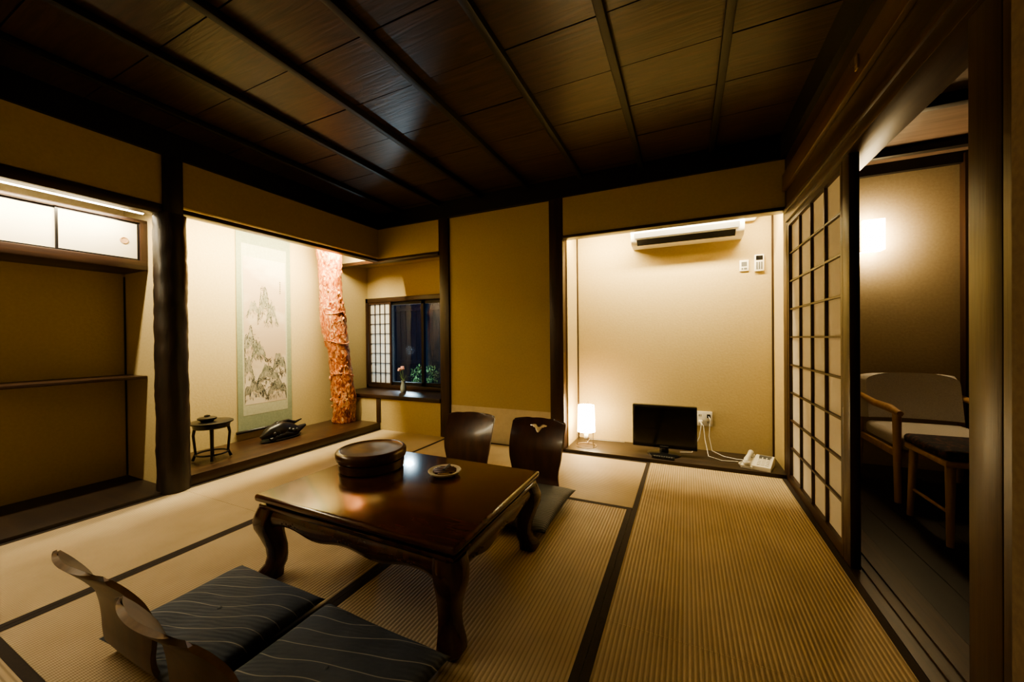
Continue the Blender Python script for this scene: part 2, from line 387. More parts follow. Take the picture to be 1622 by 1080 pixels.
b=MB('floor_tokonoma'); b.box(XT,XL-.001,1.365,YB,-.05,.078,toko_f,bev=.006); b.done()
b=MB('floor_shelf_alcove'); b.box(XT,XL-.001,YF,1.30,-.05,.022,tvboard,bev=.004); b.done()
b=MB('log_pillar')
pts=[(XL-.03,1.315,-.04+i*.03) for i in range(64)]
def lf(i,th,p): 
    return 1+.07*noise.noise(Vector((math.cos(th)*1.6,math.sin(th)*1.6,p.z*9)))+.06*noise.noise(Vector((math.cos(th)*4,math.sin(th)*4,p.z*26)))
b.tube(pts,.086,logm,n=28,fn=lf)
b.box(XL-.07,XL+.02,1.262,1.37,1.835,2.24,logm,bev=.004); b.done()

# upper cabinet
b=MB('sliding_door_cabinet')
cx=-3.42; Y0=YF+.004; dz=.022
b.box(XT+.002,cx+.02,Y0,1.298,1.50,1.54+dz,woodY,bev=.003); b.box(XT+.002,cx+.02,Y0,1.298,1.80+dz,1.822+dz,woodY,bev=.002)
b.box(XT+.002,cx+.02,1.262,1.298,1.54+dz,1.80+dz,woodZ)
edges=[(.882,1.262,0),(.46,.897,1),(.02,.475,0),(-.526,.035,1)]
for y0,y1,k in edges:
    x=cx-.012*k
    b.box(x-.012,x,y0,y1,1.542+dz,1.798+dz,black); b.box(x-.01,x+.002,y0+.012,y1-.012,1.552+dz,1.788+dz,doorp)
b.lathe([(0,0),(.022,0),(.022,.004),(.017,.005),(.015,.002),(0,.002)],(0,0,0),lightw,n=24,X=Matrix.Translation((cx+.002,1.185,1.665+dz))@Matrix.Rotation(math.pi/2,4,'Y'))
b.done()
b=MB('wall_shelf'); b.box(XT+.002,cx-.01,Y0,1.298,.745,.765,woodY,bev=.003); b.done()
b=MB('trim_8'); b.box(XT+.001,XT+.010,1.290,1.2985,.025,1.48,black); b.done()
b=MB('light_tube'); b.tube([(-3.30,YF+.05,1.868),(-3.30,1.24,1.868)],.010,tubem,n=10); b.box(-3.33,-3.27,YF+.03,1.26,1.88,1.905,white)
o=b.done()
area('tube_light',(-3.30,.38,1.852),(0,math.radians(12),0),.03,1.6,34,(1,.84,.54),o)

# right wall
b=MB('trim_9')
for x0,x1,z in [(XR+.001,XR+.03,.002),(XR+.03,XR+.05,-.006),(XR+.05,XR+.075,.002),(XR+.075,XR+.095,-.006),(XR+.095,XR+.185,.002)]:
    b.box(x0,x1,YF,YB-.04,-.045,z,woodY)
b.done()
b=MB('trim_10')
b.box(XR-.01,XR+.12,YF,YB-.04,1.775,1.835,woodY,bev=.003); b.done()
woodN=M('nageshi_wood',(.060,.031,.018),(.10,.052,.029),rough=.35,scale=(45,2.5,45),bump=.08)
b=MB('trim_11')
b.box(XR-.025,XR+.0,YF,YB-.04,1.99,2.10,woodN,bev=.004)
b.box(XR-.018,XR+.0,YF,YB-.04,1.835,1.865,woodY,bev=.003); b.done()
one('wall_right',XR,XR+.11,YF,YB-.04,1.835,ZC+.01,woodY)
b=MB('pillar_post'); b.box(XR+.001,XR+.037,2.05,2.125,0.003,1.774,woodZ,bev=.003); b.done()
b=MB('pillar_post'); b.box(XR+.002,XR+.125,1.205,1.315,0.003,1.774,woodZ,bev=.004); b.done()
def shoji(name,y0,y1,x,cols,rows):
    b=MB(name); fr=.030; z0,z1=.003,1.774; mu=.010
    b.box(x-.014,x+.014,y0,y0+fr,z0,z1,woodZ,bev=.002); b.box(x-.014,x+.014,y1-fr,y1,z0,z1,woodZ,bev=.002)
    b.box(x-.014,x+.014,y0+fr,y1-fr,z1-fr,z1,woodY); b.box(x-.014,x+.014,y0+fr,y1-fr,z0,z0+.05,woodY)
    for i in range(1,cols):
        y=y0+fr+(y1-y0-2*fr)*i/cols; b.box(x-.009,x+.006,y-mu/2,y+mu/2,z0+.05,z1-fr,woodZ)
    for i in range(1,rows):
        z=z0+.05+(z1-fr-z0-.05)*i/rows; b.box(x-.0085,x+.006,y0+fr,y1-fr,z-mu/2,z+mu/2,woodY)
    b.box(x+.006,x+.008,y0+fr*.5,y1-fr*.5,z0+.02,z1-fr*.5,shojip); b.done()
shoji('door_1',2.13,3.12,XR+.017,4,9)
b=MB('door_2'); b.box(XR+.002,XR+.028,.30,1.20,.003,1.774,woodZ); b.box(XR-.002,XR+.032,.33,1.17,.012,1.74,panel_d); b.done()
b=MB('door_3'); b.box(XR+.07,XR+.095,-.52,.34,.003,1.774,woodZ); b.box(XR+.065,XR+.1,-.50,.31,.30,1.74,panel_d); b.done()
b=MB('small_hook_fitting'); b.box(XR-.032,XR-.0255,1.86,1.885,2.02,2.075,metalw,bev=.002); b.tube([(XR-.03,1.872,2.04),(XR-.05,1.872,2.035),(XR-.05,1.872,2.05)],.003,metalw,n=8); b.done()

# veranda room
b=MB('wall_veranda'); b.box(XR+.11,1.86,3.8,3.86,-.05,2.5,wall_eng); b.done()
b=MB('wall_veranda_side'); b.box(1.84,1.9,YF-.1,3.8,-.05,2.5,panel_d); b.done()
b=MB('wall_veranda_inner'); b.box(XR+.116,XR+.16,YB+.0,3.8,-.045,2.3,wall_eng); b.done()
b=MB('trim_12'); b.box(1.79,1.84,3.74,3.8,0,2.28,woodZ); b.box(1.79,1.84,1.0,1.08,0,2.28,woodZ); b.box(.81,1.84,3.76,3.8,2.22,2.30,batm); b.done()
one('ceiling_veranda',.79,1.9,YF-.1,3.86,2.30,2.36,ceilv)
b=MB('ceiling_veranda_beams')
for y in [3.50,2.85,2.2,1.55,.9,.25]: b.box(.76,1.84,y-.028,y+.028,2.24,2.30,batm,bev=.004)
b.done()
one('wall_front',-3.95,1.95,YF-.16,YF-.0,-.05,ZC+.1,wall)

b=MB('wall_sconce')
b.box(1.215,1.345,3.68,3.775,1.635,1.865,sconcem,bev=.004); b.box(1.198,1.214,3.69,3.799,1.63,1.87,sconceside); b.box(1.24,1.32,3.776,3.799,1.68,1.82,white)
b.done()

# air conditioner
b=MB('air_conditioner')
y=YA
prof=[(y-.001,2.06),(y-.19,2.055),(y-.215,2.03),(y-.222,1.95),(y-.20,1.845),(y-.15,1.805),(y-.001,1.80)]
b.prism(prof,'x',-.43,.42,white)
b.prism([(y-.2225,1.895),(y-.2135,1.853),(y-.2095,1.855),(y-.2185,1.897)],'x',-.40,.385,grey)
b.prism([(y-.205,1.842),(y-.155,1.802),(y-.158,1.799),(y-.209,1.840)],'x',-.38,.36,blackp)
b.box(-.425,.415,y-.2235,y-.219,1.955,1.958,grey)
b.box(.33,.385,y-.224,y-.220,1.925,1.94,grey)
for i in range(12): b.box(-.38,.37,y-.18+i*.012,y-.175+i*.012,2.055,2.062,grey)
b.tube([(.42,y-.05,1.95),(.50,y-.05,1.95),(.52,y-.05,1.98),(.52,y-.05,2.08),(.50,y-.03,2.14)],.022,white,n=10)
b.done()
b=MB('wall_switch'); b.box(.405,.47,y-.012,y-.0005,1.535,1.625,white,bev=.003); b.box(.418,.457,y-.0145,y-.012,1.575,1.61,grey); b.box(.418,.43,y-.0145,y-.012,1.548,1.562,grey); b.box(.436,.457,y-.0145,y-.012,1.548,1.562,grey); b.done()
b=MB('air_conditioner_remote'); b.box(.508,.575,y-.022,y-.0005,1.525,1.66,white,bev=.005); b.box(.518,.565,y-.024,y-.022,1.615,1.65,blackp)
for i in range(3): b.box(.520+i*.016,.530+i*.016,y-.024,y-.022,1.54,1.60,grey)
b.done()
b=MB('wall_outlet'); b.box(.075,.20,y-.01,y-.0005,.235,.36,white,bev=.003)
for z in (.27,.325):
    for x in (.10,.113,.165,.178): b.box(x-.002,x+.002,y-.0115,y-.01,z-.009,z+.009,blackp)
b.box(.095,.125,y-.045,y-.0115,.255,.285,white,bev=.004); b.box(.158,.185,y-.045,y-.0115,.31,.34,blackp,bev=.004)
b.tube([(.11,y-.045,.27),(.115,y-.08,.26),(.10,y-.09,.16),(.06,y-.08,.06),(.04,y-.14,.034),(-.05,y-.17,.034)],.003,white,n=6)
b.tube([(.17,y-.045,.325),(.18,y-.09,.31),(.17,y-.1,.17),(.19,y-.12,.06),(.27,y-.16,.034),(.36,y-.2,.034),(.44,y-.2,.034)],.003,white,n=6)
b.tube([(.11,y-.045,.275),(.13,y-.09,.25),(.14,y-.1,.14),(.16,y-.2,.034),(.25,y-.28,.034),(.36,y-.26,.034)],.003,white,n=6)
b.done()

b=MB('television')
yt=3.31
b.box(-.415,.078,yt-.0,yt+.05,.085,.435,blackp,bev=.006); b.box(-.30,-.04,yt+.05,yt+.085,.14,.38,blackp,bev=.012)
b.box(-.398,.061,yt-.0015,yt+.001,.118,.418,screen)
b.box(-.20,-.135,yt-.002,yt+.0,.096,.104,grey)
b.tube([(-.17,yt+.035,.04),(-.17,yt+.035,.11)],.035,blackp,n=20)
b.lathe([(0,0),(.13,0),(.13,.008),(.11,.016),(.04,.022),(0,.022)],(-.17,yt+.02,.0285),blackp,n=40,sy=.78)
b.done()
b=MB('remote_control'); X=Matrix.Translation((-.17,YB+.045,.0285))@Matrix.Rotation(-.06,4,'Z')
b.box(-.085,.085,-.02,.02,0,.016,blackp,bev=.005,X=X)
for i in range(8):
    for j in range(2): b.box(-.07+i*.018,-.058+i*.018,-.011+j*.014,-.003+j*.014,.016,.018,grey,X=X)
b.done()

b=MB('telephone')
X=Matrix.Translation((.475,3.30,.0285))@Matrix.Rotation(-.30,4,'Z')
b.prism([(-.10,0),(.10,0),(.10,.062),(.06,.066),(-.10,.028)],'x',-.015,.10,white,X=X)
b.prism([(-.105,0),(.105,0),(.105,.04),(-.105,.018)],'x',-.085,-.01,white,X=X)
sl=math.atan2(.038,.16)
XK=X@Matrix.Translation((.042,-.02,.049))@Matrix.Rotation(sl,4,'X')
for i in range(3):
    for j in range(5): b.box(-.03+i*.026,-.012+i*.026,-.06+j*.024,-.044+j*.024,-.002,.004,grey if j==4 else white,X=XK)
b.box(-.032,.045,.063,.085,-.002,.003,grey,X=XK)
b.tube([(-.05,-.095,.045),(-.05,-.08,.060),(-.05,0,.070),(-.05,.08,.075),(-.05,.10,.062)],[.016,.019,.014,.019,.017],white,n=12,X=X)
b.ell((-.05,-.088,.040),(.026,.026,.018),white,X=X); b.ell((-.05,.09,.052),(.026,.026,.018),white,X=X)
pts=[]
for i in range(120):
    t=i/119; a=t*math.pi*2*18
    pts.append((-.075-.03*math.sin(t*math.pi)+.006*math.cos(a),-.10+.12*t,.010+.006*math.sin(a)))
b.tube(pts,.0016,white,n=5,X=X)
b.done()

b=MB('floor_lamp')
lx,ly=-.82,3.33; z0=.028
b.lathe([(.080,.13),(.074,.365)],(lx,ly,z0),lampsh,n=36)
b.lathe([(0,.364),(.073,.365)],(lx,ly,z0),lampsh,n=36)
for zz,r in [(.004,.088),(.13,.082),(.365,.076)]:
    b.tube([(lx+r*math.cos(a*math.pi/18),ly+r*math.sin(a*math.pi/18),z0+zz) for a in range(37)],.003,metalw,n=6,cap=False)
for k in range(3):
    a=math.pi*(.5+2*k/3); b.tube([(lx+.086*math.cos(a),ly+.086*math.sin(a),z0+.004),(lx+.082*math.cos(a),ly+.082*math.sin(a),z0+.13),(lx+.076*math.cos(a),ly+.076*math.sin(a),z0+.39)],.0028,metalw,n=6)
b.tube([(lx,ly,z0+.06),(lx,ly,z0+.13)],.02,white,n=14)
b.tube([(lx,ly,z0+.06),(lx,ly+.04,z0+.02),(lx-.02,YA-.06,z0+.006),(lx+.3,YA-.04,z0+.005)],.0028,white,n=6)
o=b.done(auto=False)

b=MB('alcove_light_fixture'); b.box(-.90,.56,YB+.075,YB+.13,1.98,2.03,white,bev=.004); o=b.done()
area('alcove_light',(-.17,YB+.11,1.975),(math.radians(30),0,0),1.45,.04,82,(1,.82,.46),o)
b=MB('tokonoma_light_fixture'); b.box(XL-.14,XL-.078,1.45,3.0,2.04,2.09,white,bev=.004); o=b.done()
area('tokonoma_light',(XL-.11,2.22,2.035),(0,math.radians(34),0),.04,1.5,145,(1,.85,.50),o)

# ------------------------------------------------------------------ low table
b=MB('low_table')
x0,x1,y0,y1=-1.645,-.645,.955,1.69
ZT=.36
b.box(x0,x1,y0,y1,ZT-.03,ZT,tabm,bev=.012,seg=3)
b.box(x0+.03,x1-.03,y0+.03,y1-.03,ZT-.045,ZT-.028,tableg)
b.box(x0+.012,x1-.012,y0+.012,y1-.012,ZT-.062,ZT-.042,tableg,bev=.006)
def apron(p0,p1,inward):
    n=60
    def fn(u,v):
        s=abs(u*2-1)
        low=ZT-.062-(.055+.010*math.cos(u*math.pi*6)+.035*max(0,(s-.78)/.22)**1.5+.008*(1-s))
        p=Vector(p0).lerp(Vector(p1),u); z=(ZT-.06)*(1-v)+low*v
        o=.012*math.sin(v*math.pi)
        return (p.x-inward[0]*o,p.y-inward[1]*o,z)
    b.sheet(fn,n,6,.018,tableg)
    for k in (.2,.5,.8):
        for j in range(-4,5):
            p=Vector(p0).lerp(Vector(p1),k+j*.014); rr=.010-.0012*abs(j)
            b.ell((p.x-inward[0]*.017,p.y-inward[1]*.017,ZT-.092+.006*math.sin(j*1.7)),(rr if inward[0]==0 else .005,rr if inward[1]==0 else .005,rr*.8),tableg,n=8)
g=.03
apron((x0+g,y0+g,0),(x1-g,y0+g,0),(0,1)); apron((x0+g,y1-g,0),(x1-g,y1-g,0),(0,-1))
apron((x0+g,y0+g,0),(x0+g,y1-g,0),(1,0)); apron((x1-g,y0+g,0),(x1-g,y1-g,0),(-1,0))
for cx_,cy_,dx,dy in [(x0,y0,-1,-1),(x1,y0,1,-1),(x0,y1,-1,1),(x1,y1,1,1)]:
    prof=[(.305,.048,.000),(.28,.051,.006),(.25,.051,.014),(.22,.048,.014),(.18,.041,.005),(.13,.036,-.006),(.09,.034,-.008),(.06,.036,-.004),(.035,.041,.008),(.015,.044,.012),(0.0015,.040,.010)]
    vs=[];fs=[];n=12
    for z,h,o in prof:
        ccx=cx_-dx*.052+dx*o; ccy=cy_-dy*.052+dy*o
        for j in range(n):
            th=2*math.pi*j/n+math.pi/4; e=.55
            c_,s_=math.cos(th),math.sin(th)
            vs.append((ccx+h*math.copysign(abs(c_)**e,c_),ccy+h*math.copysign(abs(s_)**e,s_),z))
    for i in range(len(prof)-1):
        for j in range(n): fs.append([i*n+j,i*n+(j+1)%n,(i+1)*n+(j+1)%n,(i+1)*n+j])
    fs.append(list(range(n))); fs.append([(len(prof)-1)*n+j for j in range(n)])
    b.add(vs,fs,tableg,True)
b.done()

b=MB('round_wooden_container')
b.lathe([(0,0),(.148,0),(.155,.006),(.157,.028),(.157,.046),(.150,.049),(.150,.053),(.164,.056),(.168,.066),(.168,.088),(.162,.096),(.150,.099),(.146,.096),(.08,.1),(0,.101)],(-1.44,1.405,ZT+.0005),bowlm,n=64)
b.done()
b=MB('ceramic_ashtray')
b.lathe([(0,0),(.05,0),(.055,.004),(.072,.012),(.078,.020),(.076,.023),(.06,.018),(.05,.014),(0,.013)],(-1.04,1.465,ZT+.0005),doorp,n=48)
X=Matrix.Translation((-1.04,1.465,ZT+.0155))@Matrix.Rotation(.5,4,'Z')
for i in range(-4,5):
    w=math.sqrt(max(0,.055**2-(i*.012)**2)); b.box(-w,w,i*.012-.0035,i*.012+.0035,-.001,.009,chairm if i%2 else edged,bev=.002,X=X)
b.tube([(.0,-.03,.018),(.02,.03,.02)],.006,grey,n=8,X=X)
b.done()

# ------------------------------------------------------------------ legless chairs
def zaisu(x,y,rot,m,h=.44,W=.39,hole=False,cv=.035,waist=.12):
    b=MB('legless_floor_chair')
    X=Matrix.Translation((x,y,0))@Matrix.Rotation(rot,4,'Z')
    k_=h/.44
    path=[(.36,.012),(.25,.012),(.12,.013),(.05,.016),(.015,.03),(-.006,.06),(-.015,.10),(-.018,.15*k_),(-.024,.20*k_),(-.038,.26*k_),(-.062,.32*k_),(-.095,.38*k_),(-.118,.415*k_),(-.135,h)]
    def ip(v):
        t=v*(len(path)-1); i=min(int(t),len(path)-2); f=t-i
        def cr(k,f):
            g=lambda q: path[max(0,min(len(path)-1,q))][k]
            a,bb,c_,d=g(i-1),g(i),g(i+1),g(i+2)
            return .5*((2*bb)+(-a+c_)*f+(2*a-5*bb+4*c_-d)*f*f+(-a+3*bb-3*c_+d)*f**3)
        return cr(0,f),cr(1,f)
    def fn(u,v):
        yy,zz=ip(v); s=u*2-1
        tb=max(0,min(1,(v-.30)/.70))
        w=W*(.96 if v<.2 else .96-waist*math.exp(-((v-.45)/.14)**2)+.04*tb)
        e=.07
        if v>1-e:
            q=(v-(1-e))/e; w*= (.86+.14*math.sqrt(max(0,1-q*q)))
        if v<.10:
            q=(.10-v)/.10; w*=(.86+.14*math.sqrt(max(0,1-q*q)))
        curve=cv*s*s*tb
        zc=-.012*(abs(s)**2.5)*(max(0,v-.75)/.25)
        return (s*w/2,yy+curve,max(.009,zz+zc))
    hf=None
    if hole:
        def hf(p):
            s=abs(p.x); z=p.z
            if s>.062 or z<.30: return False
            top=.392+.010*math.cos(min(1,s/.03)*math.pi)*-1 if s<.03 else .402-.006*(s-.03)/.032
            bot=.345+.035*s/.028 if s<.028 else .380+.012*(s-.028)/.034
            return bot<z<top
    b.sheet(fn,64 if hole else 28,170 if hole else 52,.013,m,edgew if m is chairl else m,hole=hf,X=X)
    return b.done(auto=True)
zaisu(-.93,2.33,math.pi,chairm,hole=True)
zaisu(-1.465,2.33,math.pi+.06,chairm)
zaisu(-1.525,.53,.0,chairl,W=.35,waist=.10,cv=.03,h=.40)
zaisu(-1.075,.51,-.02,chairl,W=.35,waist=.10,cv=.03,h=.40)

def zabuton(x,y,rot,m,w=.54,d=.54,h=.06,z=.022):
    b=MB('zabuton_cushion')
    X=Matrix.Translation((x,y,z))@Matrix.Rotation(rot,4,'Z'); n=36
    def pt(i,j,sg):
        u=i/n*2-1; v=j/n*2-1
        px=u*w/2*(1-.05*(1-v*v)*abs(u)**3); py=v*d/2*(1-.05*(1-u*u)*abs(v)**3)
        k=max(0,(1-abs(u)**4)*(1-abs(v)**4))**.45
        wob=.004*noise.noise(Vector((px*9+x*7,py*9,0)))
        zz=h*.42+(h*.58*k+wob*k if sg>0 else -h*.42*k**.8)
        return (px,py,zz)
    for sg in (1,-1):
        vs=[pt(i,j,sg) for i in range(n+1) for j in range(n+1)]
        fs=[[i*(n+1)+j,(i+1)*(n+1)+j,(i+1)*(n+1)+j+1,i*(n+1)+j+1] for i in range(n) for j in range(n)]
        b.add(vs,fs,m,True,X)
    bmesh.ops.remove_doubles(b.bm,verts=b.bm.verts,dist=.0005)
    b.ell((0,0,h*.985),(.008,.008,.004),m,X=X,n=8)
    return b.done(auto=False)
zabuton(-1.465,.735,.0,cushm,w=.51,d=.43); zabuton(-.92,.722,-.02,cushm,w=.54,d=.43)
zabuton(-.91,1.995,.0,cushg,w=.56,d=.57); zabuton(-1.50,2.0,.0,cushg,w=.54,d=.56)

# ------------------------------------------------------------------ tokonoma contents
b=MB('hanging_scroll')
xs=XT+.004
b.box(xs,xs+.003,2.05,2.57,.16,2.06,scrollg)
b.box(xs+.003,xs+.004,2.095,2.525,.30,1.92,scrollt)
b.box(xs+.004,xs+.005,2.11,2.51,.40,1.80,paintp)
b.tube([(xs+.012,2.03,.155),(xs+.012,2.59,.155)],.013,black,n=12); b.tube([(xs+.008,2.05,2.065),(xs+.008,2.57,2.065)],.008,woodY,n=10)
b.tube([(xs+.008,2.2,2.07),(xs+.004,2.31,2.16),(xs+.008,2.42,2.07)],.002,black,n=5)
rnd=random.Random(3)
xi=xs+.0056
CY=lambda v:min(2.506,max(2.114,v)); CZ=lambda v:min(1.79,max(.408,v))
def stroke(y,z,y2,z2,w,m):
    global xi
    xi+=.0000008
    w*=1.35
    y,y2,z,z2=CY(y),CY(y2),CZ(z),CZ(z2)
    d=Vector((y2-y,z2-z)); L=d.length
    if L<1e-4: return
    n=Vector((-d.y,d.x))/L*w
    b.add([(xi,y-n.x*.3,z-n.y*.3),(xi,(y+y2)/2-n.x,(z+z2)/2-n.y),(xi,y2-n.x*.2,z2-n.y*.2),(xi,y2+n.x*.2,z2+n.y*.2),(xi,(y+y2)/2+n.x,(z+z2)/2+n.y),(xi,y+n.x*.3,z+n.y*.3)],[[0,1,2,3,4,5]],m)
def hill(cy,z0,hh,ww,k,m,sd,wash=True):
    H=lambda t: hh*max(0,(1-abs(t)**2.4))*(.72+.28*(.5+noise.noise(Vector((t*3.1+sd,sd*1.7,0)))*1.3))
    N_=40; ring=[]
    for i in range(N_+1):
        t=i/N_*2-1; p=(CY(cy+t*ww),CZ(z0+H(t)+rnd.uniform(-.003,.003))); ring.append(p)
    if wash:
        global xi
        xi+=.00002
        for i in range(N_):
            a,c_=ring[i],ring[i+1]
            z_=.55
            b.add([(xi,a[0],a[1]),(xi,c_[0],c_[1]),(xi,c_[0],c_[1]-(c_[1]-z0)*z_),(xi,a[0],a[1]-(a[1]-z0)*z_)],[[0,1,2,3]],ink2)
    for i in range(N_):
        if rnd.random()<.85: stroke(*ring[i],*ring[i+1],rnd.uniform(.001,.0026),m)
    for i in range(k):
        t=rnd.uniform(-.93,.93); q=rnd.random()**1.6; z=z0+H(t)*(1-q*.9); y=cy+t*ww
        l=rnd.uniform(.012,.045); sl=(t*.55+.5*noise.noise(Vector((t*5,q*4,sd))))
        stroke(y,z,y+l*sl,z-l,rnd.uniform(.0008,.0022),m if rnd.random()<.45 else ink3)
def dots(cy,cz,sy,sz,k,m=ink):
    for i in range(k):
        y=rnd.gauss(cy,sy); z=rnd.gauss(cz,sz)
        if 2.12<y<2.50 and .415<z<1.75:
            a=rnd.uniform(0,6.28); l=rnd.uniform(.004,.013); stroke(y,z,y+l*math.cos(a),z+l*math.sin(a),rnd.uniform(.0012,.0028),m)
hill(2.20,1.22,.18,.06,30,ink3,1.1); hill(2.30,1.16,.40,.065,110,ink,2.3); hill(2.37,1.14,.26,.06,60,ink3,3.1)
dots(2.29,1.50,.02,.02,40); dots(2.33,1.30,.02,.05,40)
hill(2.17,.82,.30,.09,110,ink,4.4); hill(2.24,.80,.20,.07,60,ink3,5.2); dots(2.19,.98,.03,.05,70)
hill(2.13,.60,.30,.07,60,ink3,6.3); hill(2.44,.66,.24,.08,90,ink,7.7); hill(2.33,.56,.22,.12,120,ink3,8.2)
hill(2.20,.44,.20,.12,110,ink,9.9); hill(2.42,.43,.20,.12,120,ink,11.3)
for (a,c_) in [(2.36,.70),(2.42,.78),(2.30,.62),(2.46,.66),(2.22,.60),(2.38,.56),(2.47,.52),(2.27,.50),(2.33,.80)]:
    stroke(a,c_-.05,a+.004,c_,.0022,ink); dots(a,c_+.012,.018,.016,45)
for k in range(3):
    y_=2.28+k*.06; z_=.56-.02*k; stroke(y_-.02,z_,y_,z_+.012,.0025,ink); stroke(y_,z_+.012,y_+.022,z_,.0025,ink); stroke(y_-.014,z_,y_-.014,z_-.018,.0012,ink); stroke(y_+.015,z_,y_+.015,z_-.018,.0012,ink)
for k in range(6): stroke(2.455,1.60-k*.022,2.458,1.585-k*.022,.004,ink3)
b.done(auto=False)

b=MB('red_alcove_trunk')
pts=[];rad=[]
for i in range(110):
    t=i/109; z=.0785+t*2.25
    pts.append((-3.50-.02*t+.012*math.sin(t*7),3.02-.20*t+.015*math.sin(t*9),z)); rad.append(.106+.012*t+.008*math.sin(t*16))
def rf(i,th,p):
    return 1+.13*noise.noise(Vector((math.cos(th)*1.5,math.sin(th)*1.5,p.z*5)))+.20*abs(noise.noise(Vector((math.cos(th)*4,math.sin(th)*4,p.z*15))))
b.tube(pts,rad,redm,n=64,fn=rf)
for z in (.62,.98,1.30):
    t=(z-.0785)/2.25; cx_=-3.50-.02*t+.012*math.sin(t*7); cy_=3.02-.20*t+.015*math.sin(t*9)
    b.tube([(cx_+.124*math.cos(a*math.pi/14),cy_+.124*math.sin(a*math.pi/14),z+.02*math.sin(a*math.pi/14*2+z*5)) for a in range(29)],.006,redm,n=8)
for k in range(34):
    t=rnd.uniform(.03,.9); a=rnd.uniform(-2.6,.6); z=.0785+t*2.25
    cx_=-3.50-.02*t; cy_=3.02-.20*t
    b.ell((cx_+.110*math.cos(a),cy_+.110*math.sin(a),z),(.016,.016,.022),redm,n=10)
b.done(auto=False)

b=MB('small_lacquer_stand')
sx,sy=-3.38,1.66; z0=.0785; H=.30
b.lathe([(0,0),(.13,0),(.14,.006),(.14,.014),(.132,.018),(0,.018)],(sx,sy,z0+H-.018),black,n=36,sy=1.0)
b.lathe([(0,0),(.115,0),(.118,.02),(.115,.03),(0,.03)],(sx,sy,z0+H-.05),black,n=36)
for k in range(4):
    a=math.pi/4+k*math.pi/2+.3; ca,sa=math.cos(a),math.sin(a)
    b.tube([(sx+.10*ca,sy+.10*sa,z0+H-.03),(sx+.112*ca,sy+.112*sa,z0+.20),(sx+.10*ca,sy+.10*sa,z0+.06),(sx+.118*ca,sy+.118*sa,z0+.008)],[.012,.010,.009,.011],black,n=8)
b.tube([(sx+.10*math.cos(a*math.pi/16),sy+.10*math.sin(a*math.pi/16),z0+.05) for a in range(33)],.007,black,n=8,cap=False)
b.done()
b=MB('incense_burner')
b.lathe([(0,0),(.04,0),(.045,.01),(.06,.018),(.062,.03),(.05,.036),(.02,.04),(.018,.05),(0,.055)],(sx,sy-.03,z0+H+.0005),black,n=28); b.done()

b=MB('carved_black_ornament')
ox,oy=-3.46,2.27
b.lathe([(0,0),(.11,0),(.125,.012),(.12,.022),(0,.022)],(ox,oy,z0),black,n=32,sx=.62,sy=1.55)
pts=[(ox,oy-.19,z0+.05),(ox+.01,oy-.12,z0+.085),(ox,oy-.02,z0+.10),(ox-.01,oy+.07,z0+.085),(ox,oy+.16,z0+.055),(ox+.02,oy+.23,z0+.09)]
b.tube(pts,[.018,.055,.068,.06,.040,.012],black,n=18,fn=lambda i,th,p:1+.2*noise.noise(Vector((math.cos(th)*2,math.sin(th)*2,i*1.3))))
b.tube([(ox,oy-.12,z0+.07),(ox+.01,oy-.05,z0+.155),(ox,oy+.06,z0+.16),(ox,oy+.13,z0+.13),(ox,oy+.20,z0+.15)],[.014,.018,.016,.014,.006],black,n=10)
b.tube([(ox+.05,oy-.14,z0+.03),(ox+.06,oy,z0+.055),(ox+.05,oy+.12,z0+.03)],[.015,.02,.012],black,n=10)
for k in range(7): b.ell((ox+.055,oy-.10+k*.036,z0+.07+.01*math.sin(k*2)),(.018,.02,.024),black,n=10)
b.done()

b=MB('flower_vase')
vx,vy,vz=-2.98,3.40,.3885
vg=M('vase_glass_clear',(.25,.28,.28),(.3,.33,.33),rough=.08)
b.lathe([(0,0),(.028,0),(.033,.01),(.034,.05),(.026,.09),(.020,.12),(.026,.14)],(vx,vy,vz),vg,n=24)
for k in range(4):
    a=k*1.6; tx=vx-.03+.024*math.cos(a); ty=vy+.022*math.sin(a); tz=vz+.27+.02*math.sin(k*2.1)
    b.tube([(vx,vy,vz+.10),((vx+tx)/2,(vy+ty)/2,vz+.19),(tx,ty,tz)],.002,leafm,n=5)
    for q in range(8):
        c_=q*.785; b.ell((tx+.011*math.cos(c_),ty+.011*math.sin(c_),tz+.005*(q%2)),(.011,.010,.010),pink,n=8)
for k in range(4): b.tube([(vx,vy,vz+.13),(vx+.05*math.cos(k*1.6),vy+.04*math.sin(k*1.6),vz+.20)],[.004,.001],leafm,n=4)
b.done()

